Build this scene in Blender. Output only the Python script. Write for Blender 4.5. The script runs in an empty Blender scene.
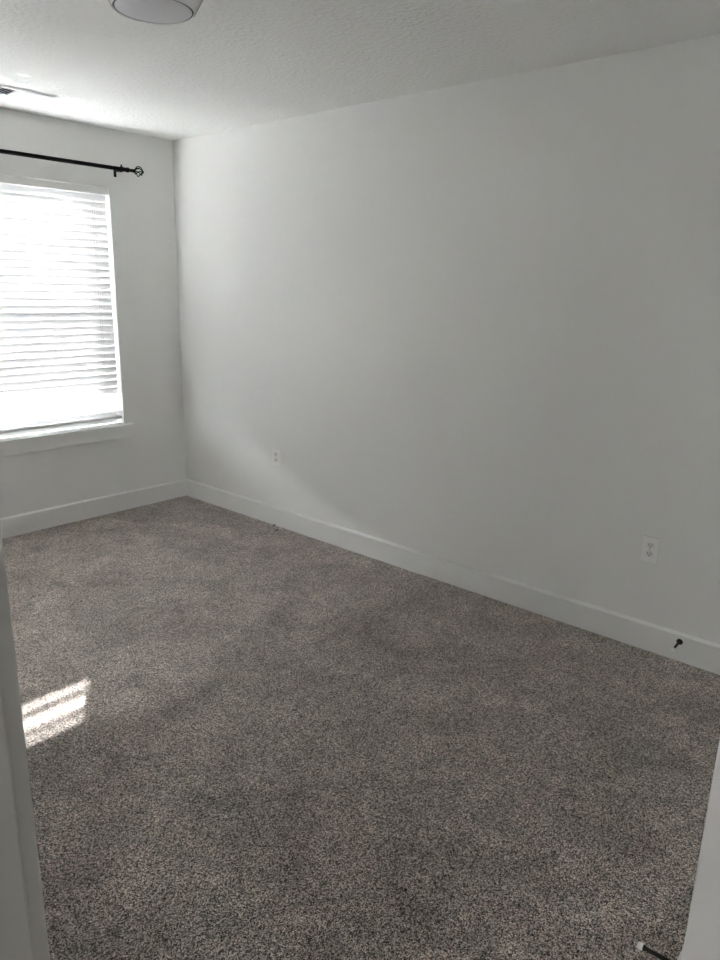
import bpy, bmesh, math, random
from mathutils import Vector, Matrix

random.seed(7)
S = bpy.context.scene
COL = S.collection

# ------------------------------------------------------------------ camera
H = 2.44                                   # ceiling height
CAM = Vector((-3.03592, -4.36549, 1.52877))
YAW, PITCH, ROLL = 0.853462, -0.262176, 0.0221322
f = Vector((math.sin(YAW) * math.cos(PITCH), math.cos(YAW) * math.cos(PITCH), math.sin(PITCH)))
r = f.cross(Vector((0, 0, 1))).normalized()
u = r.cross(f)
c_, s_ = math.cos(ROLL), math.sin(ROLL)
r2, u2 = c_ * r + s_ * u, -s_ * r + c_ * u
cam_data = bpy.data.cameras.new('camera')
cam = bpy.data.objects.new('camera', cam_data)
COL.objects.link(cam)
cam.matrix_world = Matrix(((r2.x, u2.x, -f.x, CAM.x), (r2.y, u2.y, -f.y, CAM.y),
                           (r2.z, u2.z, -f.z, CAM.z), (0, 0, 0, 1)))
cam_data.sensor_fit = 'VERTICAL'
cam_data.sensor_height = 24
cam_data.lens = 24 * 717.12 / 960
cam_data.clip_start = 0.02
S.camera = cam

# ------------------------------------------------------------------ sky, sun, exposure
W = bpy.data.worlds.new('sky')
S.world = W
W.use_nodes = True
nt = W.node_tree
nt.nodes.clear()
out = nt.nodes.new('ShaderNodeOutputWorld')
bg = nt.nodes.new('ShaderNodeBackground')
hs = nt.nodes.new('ShaderNodeHueSaturation')
sky = nt.nodes.new('ShaderNodeTexSky')
sky.sky_type = 'NISHITA'
sky.sun_disc = False
sky.sun_elevation = math.radians(17.3)
sky.sun_rotation = math.atan2(0.632, 1.0)
sky.altitude = 300
hs.inputs['Saturation'].default_value = 0.12
hs.inputs['Value'].default_value = 1.0
bg.inputs['Strength'].default_value = 1.0
nt.links.new(sky.outputs[0], hs.inputs['Color'])
nt.links.new(hs.outputs[0], bg.inputs['Color'])
nt.links.new(bg.outputs[0], out.inputs['Surface'])

SUN_DIR = Vector((-0.622, -1.0, -0.3695)).normalized()
sd = bpy.data.lights.new('sun', 'SUN')
sd.energy = 4.0
sd.angle = math.radians(0.53)
sd.color = (1.0, 0.97, 0.95)
sun = bpy.data.objects.new('sun', sd)
COL.objects.link(sun)
sun.rotation_euler = SUN_DIR.to_track_quat('-Z', 'Y').to_euler()
sun.location = (3, 6, 4)

# added fill light in the unseen hall, brightening the near end through the doorway
hd = bpy.data.lights.new('hall_fill', 'AREA')
hd.shape = 'RECTANGLE'
hd.size, hd.size_y = 0.45, 1.5
hd.energy = 2.0
ho = bpy.data.objects.new('hall_fill', hd)
COL.objects.link(ho)
ho.location = (-6.12, -4.12, 1.40)
ho.rotation_euler = Vector((1, 0, 0)).to_track_quat('-Z', 'Z').to_euler()

S.view_settings.view_transform = 'Standard'
S.view_settings.look = 'None'
S.view_settings.gamma = 1
S.view_settings.use_curve_mapping = False
S.view_settings.exposure = 4.13
S.cycles.max_bounces = 14
S.cycles.diffuse_bounces = 10
S.cycles.transmission_bounces = 8
S.cycles.transparent_max_bounces = 16
S.cycles.sample_clamp_indirect = 6
S.cycles.caustics_reflective = False
S.cycles.caustics_refractive = False

# the daylight portal of the window (only guides the sky's own light)
pd = bpy.data.lights.new('window_portal', 'AREA')
pd.shape = 'RECTANGLE'
pd.size, pd.size_y = 1.84, 1.52
pd.cycles.is_portal = True
po = bpy.data.objects.new('window_portal', pd)
COL.objects.link(po)
po.location = (-1.39, 0.20, 1.35)
po.rotation_euler = (math.radians(-90), 0, 0)


# ------------------------------------------------------------------ materials
def new_mat(name):
    m = bpy.data.materials.new(name)
    m.use_nodes = True
    return m, m.node_tree, m.node_tree.nodes['Principled BSDF']


def plain(name, col, rough=0.5, metal=0.0, spec=0.5):
    m, t, b = new_mat(name)
    b.inputs['Base Color'].default_value = (*col, 1)
    b.inputs['Roughness'].default_value = rough
    b.inputs['Metallic'].default_value = metal
    b.inputs['Specular IOR Level'].default_value = spec
    return m


def coords(t, scale=(1, 1, 1)):
    g = t.nodes.new('ShaderNodeNewGeometry')
    mp = t.nodes.new('ShaderNodeMapping')
    mp.inputs['Scale'].default_value = scale
    t.links.new(g.outputs['Position'], mp.inputs['Vector'])
    return mp.outputs[0]


def paint(name, col, scale, strength, dist, rough=0.7, knock=False):
    """painted drywall with an orange-peel texture"""
    m, t, b = new_mat(name)
    b.inputs['Base Color'].default_value = (*col, 1)
    b.inputs['Roughness'].default_value = rough
    b.inputs['Specular IOR Level'].default_value = 0.3
    v = coords(t)
    n = t.nodes.new('ShaderNodeTexNoise')
    n.inputs['Scale'].default_value = scale
    n.inputs['Detail'].default_value = 3
    t.links.new(v, n.inputs['Vector'])
    src = n.outputs['Fac']
    if knock:
        cr = t.nodes.new('ShaderNodeValToRGB')
        cr.color_ramp.elements[0].position = 0.42
        cr.color_ramp.elements[1].position = 0.62
        t.links.new(src, cr.inputs['Fac'])
        src = cr.outputs['Color']
    bp = t.nodes.new('ShaderNodeBump')
    bp.inputs['Strength'].default_value = strength
    bp.inputs['Distance'].default_value = dist
    t.links.new(src, bp.inputs['Height'])
    t.links.new(bp.outputs[0], b.inputs['Normal'])
    return m


M_WALL = paint('wall_paint', (0.835, 0.838, 0.826), 160, 0.25, 0.0012)
M_CEIL = paint('ceiling_paint', (0.84, 0.842, 0.833), 48, 0.55, 0.003, 0.8, True)
M_TRIM = plain('trim_paint', (0.85, 0.853, 0.842), 0.35)
M_JAMB_SHADED = plain('door_frame_shaded', (0.60, 0.60, 0.585), 0.4)  # white frame darkened below the other trim, shade put into its colour
M_HALL = paint('hall_paint', (0.50, 0.49, 0.46), 160, 0.25, 0.0012)  # unseen hall walls, greyed to cut bounce light onto the door jamb
M_VINYL = plain('window_vinyl', (0.82, 0.82, 0.82), 0.35)
M_BLACK = plain('black_metal', (0.004, 0.004, 0.0045), 0.45, 0.0, 0.15)
M_PLATE = plain('outlet_plastic', (0.90, 0.89, 0.885), 0.3)
M_SOCKET = plain('outlet_face', (0.80, 0.79, 0.785), 0.35)
M_HOLE = plain('dark_slot', (0.02, 0.018, 0.016), 0.7)
M_VENT = plain('vent_enamel', (0.78, 0.78, 0.80), 0.4)
M_DUCT = plain('duct_dark', (0.10, 0.10, 0.11), 0.8)
M_BRONZE = plain('door_stop_metal', (0.045, 0.042, 0.038), 0.35, 0.8)
M_RUBBER = plain('white_rubber', (0.92, 0.92, 0.91), 0.6)
M_FIXT = plain('fixture_white', (0.80, 0.80, 0.80), 0.12)
M_LENS = plain('lamp_lens', (0.62, 0.62, 0.65), 0.35)
M_SEAM = plain('fixture_groove', (0.06, 0.06, 0.065), 0.5)
M_CORD = plain('blind_cord', (0.80, 0.80, 0.80), 0.8)
M_SCREW = plain('screw_head', (0.55, 0.55, 0.54), 0.35, 0.5)

# slats: white faux wood that lets a little light through
M_SLAT, t, b = new_mat('blind_slat')
b.inputs['Base Color'].default_value = (0.86, 0.86, 0.86, 1)
b.inputs['Roughness'].default_value = 0.4
tr = t.nodes.new('ShaderNodeBsdfTranslucent')
tr.inputs['Color'].default_value = (0.86, 0.86, 0.86, 1)
mx = t.nodes.new('ShaderNodeMixShader')
mx.inputs['Fac'].default_value = 0.06
t.links.new(b.outputs[0], mx.inputs[1])
t.links.new(tr.outputs[0], mx.inputs[2])
t.links.new(mx.outputs[0], t.nodes['Material Output'].inputs['Surface'])

# window glass and insect screen
M_GLASS, t, b = new_mat('window_glass')
tp = t.nodes.new('ShaderNodeBsdfTransparent')
tp.inputs['Color'].default_value = (0.96, 0.97, 0.97, 1)
gl = t.nodes.new('ShaderNodeBsdfGlossy')
gl.inputs['Roughness'].default_value = 0.02
mx = t.nodes.new('ShaderNodeMixShader')
mx.inputs['Fac'].default_value = 0.06
t.links.new(tp.outputs[0], mx.inputs[1])
t.links.new(gl.outputs[0], mx.inputs[2])
t.links.new(mx.outputs[0], t.nodes['Material Output'].inputs['Surface'])

M_SCREEN, t, b = new_mat('insect_screen')
b.inputs['Base Color'].default_value = (0.12, 0.12, 0.12, 1)
b.inputs['Roughness'].default_value = 0.8
tp = t.nodes.new('ShaderNodeBsdfTransparent')
mx = t.nodes.new('ShaderNodeMixShader')
mx.inputs['Fac'].default_value = 0.28
t.links.new(tp.outputs[0], mx.inputs[1])
t.links.new(b.outputs[0], mx.inputs[2])
t.links.new(mx.outputs[0], t.nodes['Material Output'].inputs['Surface'])

# carpet: speckled cut pile, with worn / brushed areas
M_CARPET, t, b = new_mat('carpet')
v = coords(t)
N, L = t.nodes, t.links
warp = N.new('ShaderNodeTexNoise'); warp.inputs['Scale'].default_value = 120; warp.inputs['Detail'].default_value = 2
L.new(v, warp.inputs['Vector'])
vadd = N.new('ShaderNodeVectorMath'); vadd.operation = 'MULTIPLY_ADD'
vadd.inputs[1].default_value = (0.006, 0.006, 0.006)
L.new(warp.outputs['Color'], vadd.inputs[0]); L.new(v, vadd.inputs[2])
vor = N.new('ShaderNodeTexVoronoi'); vor.inputs['Scale'].default_value = 360
L.new(vadd.outputs[0], vor.inputs['Vector'])
n2 = N.new('ShaderNodeTexNoise'); n2.inputs['Scale'].default_value = 150; n2.inputs['Detail'].default_value = 4; n2.inputs['Roughness'].default_value = 0.7
L.new(v, n2.inputs['Vector'])
sep = N.new('ShaderNodeSeparateColor'); L.new(vor.outputs['Color'], sep.inputs[0])
mixf = N.new('ShaderNodeMath'); mixf.operation = 'MULTIPLY_ADD'; mixf.inputs[1].default_value = 0.75
L.new(sep.outputs[0], mixf.inputs[0])
half = N.new('ShaderNodeMath'); half.operation = 'MULTIPLY'; half.inputs[1].default_value = 0.25
L.new(n2.outputs['Fac'], half.inputs[0]); L.new(half.outputs[0], mixf.inputs[2])
cr = N.new('ShaderNodeValToRGB')
e = cr.color_ramp.elements
e[0].position = 0.15; e[0].color = (0.030, 0.024, 0.022, 1)
e[1].position = 0.85; e[1].color = (1.0, 0.93, 0.87, 1)
m1 = e.new(0.38); m1.color = (0.20, 0.176, 0.163, 1)
m2 = e.new(0.66); m2.color = (0.62, 0.565, 0.53, 1)
L.new(mixf.outputs[0], cr.inputs['Fac'])
big = N.new('ShaderNodeTexNoise'); big.inputs['Scale'].default_value = 3.2; big.inputs['Detail'].default_value = 5; big.inputs['Roughness'].default_value = 0.6; big.inputs['Distortion'].default_value = 0.8
L.new(v, big.inputs['Vector'])
mr = N.new('ShaderNodeMapRange'); mr.inputs['From Min'].default_value = 0.3; mr.inputs['From Max'].default_value = 0.7
mr.inputs['To Min'].default_value = 0.76; mr.inputs['To Max'].default_value = 1.26
L.new(big.outputs['Fac'], mr.inputs['Value'])
mul = N.new('ShaderNodeVectorMath'); mul.operation = 'SCALE'
L.new(cr.outputs['Color'], mul.inputs[0]); L.new(mr.outputs[0], mul.inputs['Scale'])
# mid-scale footprints and brushed streaks, and a drift between rosy and greyer yarn
mid = N.new('ShaderNodeTexNoise'); mid.inputs['Scale'].default_value = 11; mid.inputs['Detail'].default_value = 3; mid.inputs['Distortion'].default_value = 1.2
L.new(v, mid.inputs['Vector'])
mr2 = N.new('ShaderNodeMapRange'); mr2.inputs['From Min'].default_value = 0.3; mr2.inputs['From Max'].default_value = 0.7
mr2.inputs['To Min'].default_value = 0.86; mr2.inputs['To Max'].default_value = 1.10
L.new(mid.outputs['Fac'], mr2.inputs['Value'])
mul2 = N.new('ShaderNodeVectorMath'); mul2.operation = 'SCALE'
L.new(mul.outputs[0], mul2.inputs[0]); L.new(mr2.outputs[0], mul2.inputs['Scale'])
hue = N.new('ShaderNodeTexNoise'); hue.inputs['Scale'].default_value = 2.2; hue.inputs['Detail'].default_value = 4
off = N.new('ShaderNodeVectorMath'); off.operation = 'ADD'; off.inputs[1].default_value = (7.3, 2.1, 0)
L.new(v, off.inputs[0]); L.new(off.outputs[0], hue.inputs['Vector'])
hr = N.new('ShaderNodeValToRGB')
hr.color_ramp.elements[0].position = 0.35; hr.color_ramp.elements[0].color = (1.045, 0.985, 0.96, 1)
hr.color_ramp.elements[1].position = 0.65; hr.color_ramp.elements[1].color = (1.01, 0.995, 0.955, 1)
L.new(hue.outputs['Fac'], hr.inputs['Fac'])
mul3 = N.new('ShaderNodeVectorMath'); mul3.operation = 'MULTIPLY'
L.new(mul2.outputs[0], mul3.inputs[0]); L.new(hr.outputs['Color'], mul3.inputs[1])
L.new(mul3.outputs[0], b.inputs['Base Color'])
b.inputs['Roughness'].default_value = 1.0
b.inputs['Specular IOR Level'].default_value = 0.05
b.inputs['Sheen Weight'].default_value = 0.15
hsum = N.new('ShaderNodeMath'); hsum.operation = 'MULTIPLY_ADD'; hsum.inputs[1].default_value = 0.6
L.new(sep.outputs[0], hsum.inputs[0]); L.new(n2.outputs['Fac'], hsum.inputs[2])
bp = N.new('ShaderNodeBump'); bp.inputs['Strength'].default_value = 0.8; bp.inputs['Distance'].default_value = 0.005
L.new(hsum.outputs[0], bp.inputs['Height'])
bp2 = N.new('ShaderNodeBump'); bp2.inputs['Strength'].default_value = 0.5; bp2.inputs['Distance'].default_value = 0.03
L.new(big.outputs['Fac'], bp2.inputs['Height']); L.new(bp2.outputs[0], bp.inputs['Normal'])
L.new(bp.outputs[0], b.inputs['Normal'])

M_GROUND = paint('ground_concrete', (0.50, 0.49, 0.47), 20, 0.3, 0.004)
M_OUTWALL = paint('outside_wall_shaded', (0.10, 0.12, 0.16), 30, 0.2, 0.003)  # pale wall darkened and blued, its shaded side put into the colour


# ------------------------------------------------------------------ mesh helpers
def link(name, bm, mat, parent=None, smooth=False):
    me = bpy.data.meshes.new(name)
    bmesh.ops.recalc_face_normals(bm, faces=bm.faces[:])
    bm.to_mesh(me)
    bm.free()
    if mat:
        me.materials.append(mat)
    if smooth:
        for p in me.polygons:
            p.use_smooth = True
        try:
            me.set_sharp_from_angle(angle=math.radians(35))
        except Exception:
            pass
    o = bpy.data.objects.new(name, me)
    COL.objects.link(o)
    if parent:
        o.parent = parent
        o.matrix_parent_inverse = Matrix.Translation(-parent.location)
    return o


def box(bm, x0, x1, y0, y1, z0, z1, bev=0.0, seg=2, edges=None):
    t_ = bmesh.new()
    r_ = bmesh.ops.create_cube(t_, size=1)
    for v_ in r_['verts']:
        v_.co = Vector(((x0 + x1) / 2 + v_.co.x * (x1 - x0), (y0 + y1) / 2 + v_.co.y * (y1 - y0),
                        (z0 + z1) / 2 + v_.co.z * (z1 - z0)))
    if bev > 0:
        es = [e_ for e_ in t_.edges if edges is None or edges(e_)]
        bmesh.ops.bevel(t_, geom=es, offset=bev, segments=seg, profile=0.5, affect='EDGES')
    merge(bm, t_)


def merge(bm, t_):
    me = bpy.data.meshes.new('tmp')
    t_.to_mesh(me)
    t_.free()
    bm.from_mesh(me)
    bpy.data.meshes.remove(me)


def frame_axes(d):
    d = d.normalized()
    a = Vector((0, 0, 1)) if abs(d.z) < 0.9 else Vector((1, 0, 0))
    x = d.cross(a).normalized()
    return x, d.cross(x).normalized()


def lathe(bm, prof, origin, axis, seg=40, cap=True):
    """prof: list of (distance along axis, radius)"""
    axis = Vector(axis).normalized()
    origin = Vector(origin)
    x, y = frame_axes(axis)
    rings = []
    for d, rad in prof:
        if rad < 1e-6:
            rings.append([bm.verts.new(origin + axis * d)])
        else:
            rings.append([bm.verts.new(origin + axis * d + (x * math.cos(a) + y * math.sin(a)) * rad)
                          for a in [2 * math.pi * k / seg for k in range(seg)]])
    for A, B in zip(rings, rings[1:]):
        for k in range(seg):
            k2 = (k + 1) % seg
            if len(A) == 1 and len(B) > 1:
                bm.faces.new((A[0], B[k], B[k2]))
            elif len(B) == 1 and len(A) > 1:
                bm.faces.new((A[k], A[k2], B[0]))
            elif len(A) > 1:
                bm.faces.new((A[k], A[k2], B[k2], B[k]))
    if cap:
        for R_ in (rings[0], rings[-1]):
            if len(R_) > 1:
                bm.faces.new(R_)


def tube(bm, pts, rad, seg=10):
    pts = [Vector(p) for p in pts]
    rings = []
    x = None
    for i, p in enumerate(pts):
        d = (pts[min(i + 1, len(pts) - 1)] - pts[max(i - 1, 0)]).normalized()
        if x is None:
            x, y = frame_axes(d)
        else:
            x = (x - d * x.dot(d)).normalized()
            y = d.cross(x)
        rings.append([bm.verts.new(p + (x * math.cos(a) + y * math.sin(a)) * rad)
                      for a in [2 * math.pi * k / seg for k in range(seg)]])
    for A, B in zip(rings, rings[1:]):
        for k in range(seg):
            bm.faces.new((A[k], A[(k + 1) % seg], B[(k + 1) % seg], B[k]))
    bm.faces.new(rings[0])
    bm.faces.new(rings[-1])


def extrude_profile(bm, prof, p0, p1, nrm, mitre0=0, mitre1=0):
    """prof of (out, up) points swept from p0 to p1; nrm = direction 'out'.
    mitre shifts the end along the run per unit of 'out'."""
    p0, p1, nrm = Vector(p0), Vector(p1), Vector(nrm)
    d = (p1 - p0).normalized()
    A = [bm.verts.new(p0 + nrm * o + Vector((0, 0, z)) + d * mitre0 * o) for o, z in prof]
    B = [bm.verts.new(p1 + nrm * o + Vector((0, 0, z)) - d * mitre1 * o) for o, z in prof]
    n = len(prof)
    for k in range(n):
        bm.faces.new((A[k], A[(k + 1) % n], B[(k + 1) % n], B[k]))
    bm.faces.new(A)
    bm.faces.new(B)


def empty(name, loc, label=None, cat=None, group=None, kind=None):
    o = bpy.data.objects.new(name, None)
    COL.objects.link(o)
    o.location = loc
    o.empty_display_size = 0.05
    tag(o, label, cat, group, kind)
    return o


def tag(o, label=None, cat=None, group=None, kind=None):
    if label: o['label'] = label
    if cat: o['category'] = cat
    if group: o['group'] = group
    if kind: o['kind'] = kind
    return o


def struct(name, bm, mat, label=None, cat=None, smooth=False):
    return tag(link(name, bm, mat, smooth=smooth), label, cat, kind='structure')


# ------------------------------------------------------------------ plan
XL = -2.858          # left wall (room side), the doorway is in it
XLO = -2.975         # its hall side
YC = -4.098          # closet front wall
XC = -1.653           # closet side wall (outside corner)
YB = -4.95           # back of the entry alcove
YD0, YD1 = -3.875, -4.69   # door opening
ZD = 2.05            # door head
WX0, WX1 = -2.30, -0.48    # window recess
WZ0, WZ1 = 0.60, 2.10
WT = 0.17

# ------------------------------------------------------------------ floor, ceiling, walls
bm = bmesh.new(); box(bm, -6.3, 0.17, YB - 0.12, 0.17, -0.2, 0.0)
struct('floor', bm, M_CARPET, 'speckled grey-brown cut pile carpet floor', 'floor')
bm = bmesh.new(); box(bm, -6.3, 0.17, YB - 0.12, 0.17, H, H + 0.2)
struct('ceiling', bm, M_CEIL, 'white textured ceiling', 'ceiling')

bm = bmesh.new(); box(bm, 0.0, 0.17, YB - 0.12, 0.17, 0, H)
struct('wall_right', bm, M_WALL, 'long blank white wall on the right', 'wall')

bm = bmesh.new()
box(bm, WX1, 0.0, 0, WT, 0, H)
box(bm, -4.1, WX0, 0, WT, 0, H)
box(bm, WX0, WX1, 0, WT, WZ1, H)
box(bm, WX0, WX1, 0, WT, 0, WZ0 - 0.02)
bmesh.ops.remove_doubles(bm, verts=bm.verts[:], dist=1e-2)
struct('wall_back', bm, M_WALL, 'white wall around the window', 'wall')

bm = bmesh.new()
box(bm, XLO, XL, YD0 + 0.02, 0.0, 0, H)
box(bm, XLO, XL, YD1 - 0.02, YD0 + 0.02, ZD + 0.02, H)
box(bm, XLO, XL, YB - 0.12, YD1 - 0.02, 0, H)
struct('wall_left', bm, M_WALL, 'white wall with the doorway opening', 'wall')

bm = bmesh.new()
vert = lambda e_: abs((e_.verts[0].co - e_.verts[1].co).z) > 1 and min(v_.co.x for v_ in e_.verts) < XC + .01 \
    and max(v_.co.y for v_ in e_.verts) > YC - .01
box(bm, XC, 0.0, YB - 0.12, YC, 0, H, 0.005, 3, vert)
struct('wall_closet', bm, M_WALL, 'white outside wall corner at the right edge', 'wall')

bm = bmesh.new(); box(bm, XL, XC, YB - 0.12, YB, 0, H)
struct('wall_front', bm, M_WALL, 'white wall closing the entry alcove', 'wall')
bm = bmesh.new()
box(bm, -6.3, -6.18, YB - 0.12, 0.0, 0, H)
box(bm, -6.18, XLO, YB - 0.12, YB, 0, H)
box(bm, -6.18, XLO, -2.9, -2.78, 0, H)
struct('wall_hall', bm, M_HALL, 'unseen grey hallway walls outside the door', 'wall')

# ------------------------------------------------------------------ baseboards
BH, BT = 0.1267, 0.014
PROF = [(0, 0), (BT, 0), (BT, BH - 0.010), (BT - 0.0015, BH - 0.007), (0.005, BH), (0, BH)]


def baseboard(name, p0, p1, nrm, m0, m1, label):
    bm = bmesh.new()
    extrude_profile(bm, PROF, p0, p1, nrm, m0, m1)
    return struct(name, bm, M_TRIM, label, 'baseboard')


baseboard('baseboard_right', (0, 0, 0), (0, YC, 0), (-1, 0, 0), 1, 1, 'white baseboard along the long right wall')
baseboard('baseboard_back', (0, 0, 0), (XL, 0, 0), (0, -1, 0), 1, 1, 'white baseboard under the window')
baseboard('baseboard_left', (XL, 0, 0), (XL, YD0 + 0.062, 0), (1, 0, 0), 1, 0, 'white baseboard along the left wall')
baseboard('baseboard_closet', (0, YC, 0), (XC, YC, 0), (0, 1, 0), 1, -1, 'white baseboard on the closet front wall')
baseboard('baseboard_corner', (XC, YC, 0), (XC, YB, 0), (-1, 0, 0), -1, 1, 'white baseboard round the outside corner')
baseboard('baseboard_front', (XC, YB, 0), (XL, YB, 0), (0, 1, 0), 1, 1, 'white baseboard of the entry alcove')

# ------------------------------------------------------------------ doorway lining
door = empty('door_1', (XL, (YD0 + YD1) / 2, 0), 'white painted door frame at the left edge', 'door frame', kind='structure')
bm = bmesh.new(); box(bm, XLO, XL, YD0, YD0 + 0.02, 0, ZD + 0.02, 0.003, 3); link('door_jamb', bm, M_JAMB_SHADED, door)
bm = bmesh.new(); box(bm, XLO, XL, YD1 - 0.02, YD1, 0, ZD + 0.02, 0.0015, 2); link('door_jamb', bm, M_JAMB_SHADED, door)
bm = bmesh.new(); box(bm, XLO, XL, YD1, YD0, ZD, ZD + 0.02); link('door_head', bm, M_JAMB_SHADED, door)
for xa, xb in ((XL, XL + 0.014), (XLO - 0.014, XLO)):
    bm = bmesh.new(); box(bm, xa, xb, YD0 + 0.005, YD0 + 0.062, 0, ZD + 0.062, 0.003, 3, lambda e_: all(abs(v_.co.x - (xb if xa >= XL else xa)) < 1e-4 for v_ in e_.verts)); link('casing', bm, M_JAMB_SHADED, door)
    bm = bmesh.new(); box(bm, xa, xb, YD1 - 0.062, YD1 - 0.005, 0, ZD + 0.062, 0.003, 3, lambda e_: all(abs(v_.co.x - (xb if xa >= XL else xa)) < 1e-4 for v_ in e_.verts)); link('casing', bm, M_JAMB_SHADED, door)
    bm = bmesh.new(); box(bm, xa, xb, YD1 - 0.005, YD0 + 0.005, ZD + 0.005, ZD + 0.062, 0.003, 3, lambda e_: all(abs(v_.co.x - (xb if xa >= XL else xa)) < 1e-4 for v_ in e_.verts)); link('casing', bm, M_JAMB_SHADED, door)
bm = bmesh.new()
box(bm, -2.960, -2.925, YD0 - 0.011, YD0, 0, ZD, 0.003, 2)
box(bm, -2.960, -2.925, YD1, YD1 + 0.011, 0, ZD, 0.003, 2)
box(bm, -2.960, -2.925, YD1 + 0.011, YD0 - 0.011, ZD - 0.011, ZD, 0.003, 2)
link('stop_moulding', bm, M_JAMB_SHADED, door)

# ------------------------------------------------------------------ window
win = empty('window_1', (-1.39, 0.1, WZ0), 'white vinyl window behind the blind', 'window', kind='structure')
FY0, FY1 = 0.085, 0.155
XM = (WX0 + WX1) / 2
bm = bmesh.new()
box(bm, WX1 - 0.045, WX1, FY0, FY1, WZ0, WZ1, 0.003)
box(bm, WX0, WX0 + 0.045, FY0, FY1, WZ0, WZ1, 0.003)
box(bm, WX0 + 0.045, WX1 - 0.045, FY0, FY1, WZ1 - 0.045, WZ1, 0.003)
box(bm, WX0 + 0.045, WX1 - 0.045, FY0, FY1, WZ0, WZ0 + 0.05, 0.003)
box(bm, XM - 0.03, XM + 0.03, FY0, FY1, WZ0 + 0.05, WZ1 - 0.045, 0.003)
link('window_frame', bm, M_VINYL, win)
for xa, xb in ((WX0 + 0.045, XM - 0.03), (XM + 0.03, WX1 - 0.045)):
    for za, zb, rb, rt, ya in ((WZ0 + 0.05, 1.36, 0.085, 0.036, 0.088), (1.325, WZ1 - 0.045, 0.036, 0.04, 0.120)):
        yb = ya + 0.030
        bm = bmesh.new()
        box(bm, xa, xa + 0.047, ya, yb, za, zb, 0.002)
        box(bm, xb - 0.047, xb, ya, yb, za, zb, 0.002)
        box(bm, xa + 0.047, xb - 0.047, ya, yb, za, za + rb, 0.002)
        box(bm, xa + 0.047, xb - 0.047, ya, yb, zb - rt, zb, 0.002)
        sash = link('sash', bm, M_VINYL, win)
        bm = bmesh.new()
        box(bm, xa + 0.04, xb - 0.04, ya + 0.013, ya + 0.017, za + rb - 0.008, zb - rt + 0.008)
        g_ = link('pane', bm, M_GLASS)
        g_.parent = sash
        g_['_fix'] = 1
    # insect screen over the lower sash, outside
    bm = bmesh.new()
    vs = [bm.verts.new(p) for p in ((xa, 0.150, WZ0 + 0.05), (xb, 0.150, WZ0 + 0.05), (xb, 0.150, 1.34), (xa, 0.150, 1.34))]
    bm.faces.new(vs)
    link('insect_screen', bm, M_SCREEN, win)
for g_ in [o for o in COL.objects if o.get('_fix')]:
    g_.matrix_parent_inverse = Matrix.Translation(-win.location)
    g_.parent.matrix_parent_inverse = Matrix.Identity(4)
    # sash keeps its own local frame: bring both into the window's space
    g_.matrix_parent_inverse = Matrix.Identity(4)
    g_.parent.location = -Vector(win.location)
    del g_['_fix']

# stool with horns and apron
bm = bmesh.new()
box(bm, WX0, WX1, -0.030, FY0, WZ0 - 0.02, WZ0, 0.0)
box(bm, WX0 - 0.052, WX0, -0.030, 0.0, WZ0 - 0.02, WZ0)
box(bm, WX1, WX1 + 0.052, -0.030, 0.0, WZ0 - 0.02, WZ0)
bmesh.ops.remove_doubles(bm, verts=bm.verts[:], dist=1e-2)
link('window_sill', bm, M_TRIM, win)
bm = bmesh.new(); box(bm, WX0 - 0.035, WX1 + 0.035, -0.014, 0.0, WZ0 - 0.094, WZ0 - 0.02, 0.002)
link('apron', bm, M_TRIM, win)

# ------------------------------------------------------------------ blind
BX0, BX1 = WX0 + 0.007, WX1 - 0.007
BY = 0.036
blind = empty('window_blind', ((BX0 + BX1) / 2, BY, WZ0), 'white horizontal slatted blind hanging inside the window recess', 'blind')
bm = bmesh.new(); box(bm, BX0, BX1, 0.014, 0.062, 2.052, 2.094, 0.002); link('headrail', bm, M_VINYL, blind)
bm = bmesh.new(); box(bm, WX0 + 0.004, WX1 - 0.004, 0.004, 0.0125, 2.053, 2.094, 0.002); link('valance', bm, M_TRIM, blind)


def slat(z, tilt):
    """slat with a slight crown; tilt>0 raises the room-side edge"""
    bm = bmesh.new()
    w, th, n = 0.0508, 0.0028, 6
    ca, sa = math.cos(tilt), math.sin(tilt)
    up, dn = [], []
    for k in range(n + 1):
        a = -w / 2 + w * k / n
        h = 0.0016 * (1 - (2 * a / w) ** 2)
        for lst, off in ((up, th / 2), (dn, -th / 2)):
            hh = h + off * (0.6 if k in (0, n) else 1)
            # a: + outwards
            yy = a * ca + hh * sa
            zz = -a * sa + hh * ca
            lst.append((yy, zz))
    ring = up + dn[::-1]
    z_ = lambda x: 0.0012 * math.sin(x * 3.1 + z * 9)      # slightly uneven hang
    xs = [BX0 + (BX1 - BX0) * k / 24 for k in range(25)]
    prev = None
    for i, x in enumerate(xs):
        cur = [bm.verts.new((x, BY + yy, z + zz + z_(x))) for yy, zz in ring]
        if prev:
            m_ = len(ring)
            for k in range(m_):
                bm.faces.new((prev[k], prev[(k + 1) % m_], cur[(k + 1) % m_], cur[k]))
        else:
            bm.faces.new(cur)
        prev = cur
    bm.faces.new(prev)
    o = link('slat', bm, M_SLAT, blind, smooth=True)
    return o


z = 0.6935
k = 0
while z < 2.045:
    if k < 3:
        tl = math.radians(-2)
    else:
        tl = math.radians({3: 67}.get(k, 75.5) + random.uniform(-1, 1))
    slat(z, tl)
    z += 0.0445
    k += 1
bm = bmesh.new(); box(bm, BX0, BX1, BY - 0.025, BY + 0.025, 0.637, 0.657, 0.003); link('bottom_rail', bm, M_VINYL, blind)
for cx in (-0.597, -0.91, -1.23, -1.55, -1.87, -2.185):
    bm = bmesh.new()
    for yy in (BY - 0.0275, BY + 0.0275):
        tube(bm, [(cx, yy, 0.65), (cx, yy, 2.055)], 0.0009, 6)
    tube(bm, [(cx + 0.012, BY - 0.028, 0.65), (cx + 0.012, BY - 0.028, 2.055)], 0.0008, 6)
    link('ladder_cord', bm, M_CORD, blind)

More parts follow.
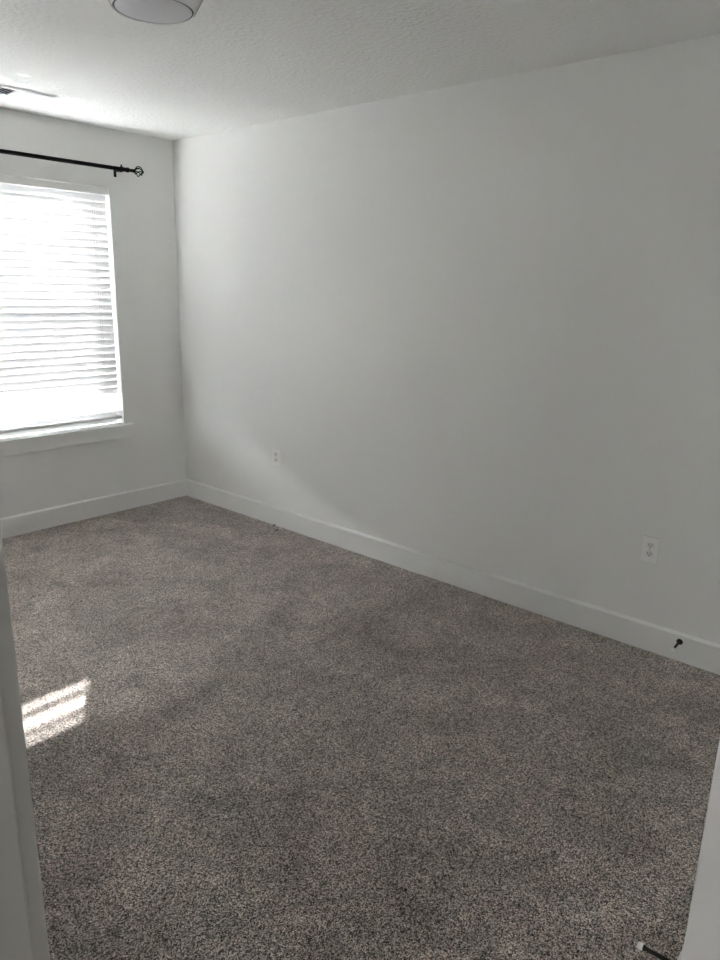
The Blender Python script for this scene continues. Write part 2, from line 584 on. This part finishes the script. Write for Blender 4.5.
# ------------------------------------------------------------------ curtain rod
RZ, RY = 2.205, -0.08
rod = empty('curtain_rod', (-1.39, 0, RZ), 'black metal curtain rod with cage finial above the window', 'curtain rod')
bm = bmesh.new(); tube(bm, [(-2.36, RY, RZ), (-0.43, RY, RZ)], 0.0118, 20); link('pole', bm, M_BLACK, rod, True)
for sx, xe in ((1, -0.43), (-1, -2.36)):
    # sleeve and collars, then an open wire cage
    bm = bmesh.new()
    d0 = (sx, 0, 0)
    lathe(bm, [(-0.012, 0.0122), (-0.012, 0.0145), (0.0, 0.0145), (0.0, 0.0125), (0.030, 0.0125), (0.034, 0.0150), (0.042, 0.0150),
               (0.048, 0.0105), (0.076, 0.0095), (0.080, 0.011), (0.086, 0.011), (0.089, 0.004)], (xe, RY, RZ), d0, 24)
    fin = link('finial', bm, M_BLACK, rod, True)
    bm = bmesh.new()
    for q in range(6):
        a0 = q * math.pi / 3
        pts = []
        for s in range(17):
            tt = s / 16
            rad = 0.0285 * math.sin(math.pi * tt) ** 0.8 + 0.001
            aa = a0 + tt * 1.5
            pts.append((xe + sx * (0.088 + 0.056 * tt), RY + rad * math.cos(aa), RZ + rad * math.sin(aa)))
        tube(bm, pts, 0.0030, 8)
    lathe(bm, [(0.140, 0.0), (0.141, 0.006), (0.146, 0.009), (0.151, 0.006), (0.154, 0.0)], (xe, RY, RZ), d0, 16, False)
    link('cage', bm, M_BLACK, rod, True)
for bx in (-0.434, -2.346):
    bm = bmesh.new()
    box(bm, bx - 0.009, bx + 0.009, -0.004, 0.0, RZ - 0.040, RZ + 0.012, 0.001)
    tube(bm, [(bx, -0.002, RZ - 0.006), (bx, -0.055, RZ - 0.010), (bx, -0.07, RZ - 0.013), (bx, -0.08, RZ - 0.014)], 0.0045, 12)
    lathe(bm, [(-0.006, 0.0162), (0.006, 0.0162), (0.006, 0.0122), (-0.006, 0.0122), (-0.006, 0.0162)], (bx, RY, RZ), (1, 0, 0), 24, False)
    tube(bm, [(bx, RY, RZ + 0.014), (bx, RY, RZ + 0.026)], 0.0045, 12)
    link('bracket', bm, M_BLACK, rod, True)

# ------------------------------------------------------------------ ceiling light
LC = (-1.554, -2.167)
lamp = empty('ceiling_light', (LC[0], LC[1], H), 'white round flush ceiling light, switched off', 'ceiling light')
bm = bmesh.new()
lathe(bm, [(0.0, 0.166), (0.006, 0.168), (0.016, 0.166), (0.055, 0.143), (0.072, 0.133), (0.079, 0.129), (0.082, 0.1255), (0.0805, 0.1235), (0.074, 0.1225)],
      (LC[0], LC[1], H), (0, 0, -1), 96)
link('trim_ring', bm, M_FIXT, lamp, True)
bm = bmesh.new()
lathe(bm, [(0.0745, 0.1228), (0.0800, 0.1220), (0.0805, 0.1180), (0.0745, 0.116)], (LC[0], LC[1], H), (0, 0, -1), 96)
link('groove', bm, M_SEAM, lamp, True)
bm = bmesh.new()
lathe(bm, [(0.074, 0.1185), (0.081, 0.1175), (0.083, 0.100), (0.086, 0.06), (0.087, 0.0)], (LC[0], LC[1], H), (0, 0, -1), 96)
link('lens', bm, M_LENS, lamp, True)

# ------------------------------------------------------------------ ceiling vent
VX0, VX1, VY0, VY1 = -1.40, -1.035, -0.515, -0.315
vent = empty('ceiling_vent', ((VX0 + VX1) / 2, (VY0 + VY1) / 2, H), 'white louvred air vent set in the ceiling near the window', 'vent')
bm = bmesh.new()
fl = 0.032
zt, zb = H, H - 0.009
for a in ((VX0, VX1, VY0, VY0 + fl), (VX0, VX1, VY1 - fl, VY1), (VX0, VX0 + fl, VY0 + fl, VY1 - fl), (VX1 - fl, VX1, VY0 + fl, VY1 - fl)):
    box(bm, *a, zb, zt)
bmesh.ops.remove_doubles(bm, verts=bm.verts[:], dist=1e-2)
link('vent_frame', bm, M_VENT, vent)
bm = bmesh.new(); box(bm, VX0 + fl, VX1 - fl, VY0 + fl, VY1 - fl, H - 0.0008, H - 0.0002); link('duct_opening', bm, M_DUCT, vent)
vm = (VX0 + VX1) / 2
for xa, xb, sg in ((VX0 + fl, vm - 0.004, -1), (vm + 0.004, VX1 - fl, 1)):
    n = 9
    for q in range(n):
        xx = xa + (xb - xa) * (q + 0.5) / n
        bm = bmesh.new()
        y0_, y1_ = VY0 + fl, VY1 - fl
        dx = 0.006 * sg
        pts = [(xx - dx, H - 0.0005), (xx - dx + 0.001, H - 0.0005), (xx + dx + 0.001, H - 0.010), (xx + dx, H - 0.010)]
        A = [bm.verts.new((px_, y0_, pz_)) for px_, pz_ in pts]
        B = [bm.verts.new((px_, y1_, pz_)) for px_, pz_ in pts]
        for w_ in range(4):
            bm.faces.new((A[w_], A[(w_ + 1) % 4], B[(w_ + 1) % 4], B[w_]))
        bm.faces.new(A); bm.faces.new(B)
        link('louver', bm, M_VENT, vent)
bm = bmesh.new(); box(bm, vm - 0.004, vm + 0.004, VY0 + fl, VY1 - fl, H - 0.010, H - 0.001); link('divider', bm, M_VENT, vent)


# ------------------------------------------------------------------ outlets
def outlet(y, zc, label):
    o = empty('power_outlet', (0, y, zc), label, 'outlet', 'duplex outlets on the long wall')
    pw, ph, th = 0.0355, 0.0570, 0.006
    bm = bmesh.new()
    box(bm, -th, 0, y - pw, y + pw, zc - ph, zc + ph, 0.0028, 3, lambda e_: min(v_.co.x for v_ in e_.verts) < -th + 1e-4 and max(v_.co.x for v_ in e_.verts) < -th + 1e-4)
    link('wall_plate', bm, M_PLATE, o)
    for s in (1, -1):
        zc2 = zc + s * 0.0195
        bm = bmesh.new()
        pts = []
        for k_ in range(32):
            a = 2 * math.pi * k_ / 32
            pts.append((0.0172 * math.cos(a), max(-0.0125, min(0.0125, 0.0172 * math.sin(a)))))
        A = [bm.verts.new((-th + 0.001, y + p_, zc2 + q_)) for p_, q_ in pts]
        B = [bm.verts.new((-th - 0.0012, y + p_ * 0.97, zc2 + q_ * 0.97)) for p_, q_ in pts]
        for k_ in range(32):
            bm.faces.new((A[k_], A[(k_ + 1) % 32], B[(k_ + 1) % 32], B[k_]))
        bm.faces.new(B)
        bm.faces.new(A)
        bmesh.ops.remove_doubles(bm, verts=bm.verts[:], dist=1e-6)
        face = link('socket', bm, M_SOCKET, o)
        bm = bmesh.new()
        xf = -th - 0.0016
        box(bm, xf, xf + 0.001, y - 0.0075, y - 0.0051, zc2 - 0.001, zc2 + 0.0075)
        box(bm, xf, xf + 0.001, y + 0.0051, y + 0.0075, zc2 - 0.0005, zc2 + 0.0075)
        lathe(bm, [(0, 0.0028), (0.001, 0.0028)], (xf, y, zc2 - 0.0068), (1, 0, 0), 14)
        sl = link('slots', bm, M_HOLE)
        sl.parent = face
        sl.matrix_parent_inverse = Matrix.Identity(4)
    bm = bmesh.new()
    lathe(bm, [(0, 0.0), (0.0002, 0.002), (0.0012, 0.0032), (0.002, 0.0034)], (-th - 0.0014, y, zc), (1, 0, 0), 16, False)
    link('screw', bm, M_SCREW, o)
    return o


outlet(-0.999, 0.462, 'small white wall outlet far along the wall, nearer the window')
outlet(-3.393, 0.4617, 'white wall outlet closer to the camera, above the wall door stop')


# ------------------------------------------------------------------ door stops
def door_stop(base, d, length, label):
    o = empty('door_stop', base, label, 'door stop', 'rigid door stops on the baseboards')
    d = Vector(d).normalized()
    bm = bmesh.new()
    lathe(bm, [(0, 0.0135), (0.003, 0.0135), (0.007, 0.0100), (0.009, 0.0065), (0.011, 0.0055), (length - 0.018, 0.0050), (length - 0.016, 0.0070),
               (length - 0.012, 0.0070)], base, d, 24)
    link('rod', bm, M_BRONZE, o, True)
    bm = bmesh.new()
    lathe(bm, [(length - 0.013, 0.0068), (length - 0.011, 0.0082), (length - 0.003, 0.0082), (length, 0.0062), (length, 0.0)], base, d, 24)
    link('rubber_tip', bm, M_RUBBER, o, True)
    return o


door_stop((-BT, -3.570, 0.091), (-1, 0.02, -0.10), 0.083, 'dark door stop with white tip on the long wall baseboard, below the outlet')
door_stop((-1.603, YC + BT, 0.086), (0.0, 1, -0.06), 0.088, 'dark door stop with white tip in the bottom right corner')

# ------------------------------------------------------------------ bits on the carpet
def crumb(name, loc, size, mat, label, cat, rot=0.0):
    bm = bmesh.new()
    bmesh.ops.create_icosphere(bm, subdivisions=2, radius=1)
    rnd = random.Random(str(loc))
    for v_ in bm.verts:
        v_.co *= 1 + rnd.uniform(-0.18, 0.18)
        v_.co = Vector((v_.co.x * size[0], v_.co.y * size[1], v_.co.z * size[2]))
    bmesh.ops.rotate(bm, verts=bm.verts[:], cent=(0, 0, 0), matrix=Matrix.Rotation(rot, 3, 'Z'))
    bmesh.ops.translate(bm, verts=bm.verts[:], vec=Vector(loc))
    return tag(link(name, bm, mat, smooth=True), label, cat)


M_PAPER = plain('scrap_white', (0.75, 0.74, 0.70), 0.8)
M_DIRT = plain('scrap_dark', (0.03, 0.028, 0.025), 0.9)
M_STRAW = plain('scrap_tan', (0.55, 0.48, 0.34), 0.8)
crumb('paper_scrap', (-0.122, -1.860, 0.004), (0.013, 0.004, 0.003), M_PAPER, 'tiny white scrap on the carpet by the long wall', 'scrap', -0.7)
crumb('debris', (-0.026, -1.000, 0.006), (0.006, 0.007, 0.006), M_DIRT, 'tiny dark speck against the baseboard below the far outlet', 'debris')
crumb('debris', (-0.080, -1.080, 0.004), (0.015, 0.005, 0.003), M_DIRT, 'thin dark sliver on the carpet below the far outlet', 'debris', -0.7)
crumb('carpet_thread', (-0.100, -3.55, 0.004), (0.012, 0.0025, 0.0025), M_STRAW, 'tiny pale thread on the carpet below the wall door stop', 'thread', -0.9)

# ------------------------------------------------------------------ outdoors
bm = bmesh.new(); box(bm, -20, 20, WT, 30, -0.55, -0.40)
struct('ground', bm, M_GROUND, 'pale ground outside the window', 'ground')
bm = bmesh.new(); box(bm, -16, 16, 6.5, 6.7, -0.40, 2.97)  # height raised to keep low sky light off the long wall
struct('wall_outside', bm, M_OUTWALL, 'outside wall in painted bluish shade, raised to screen low sky', 'wall')
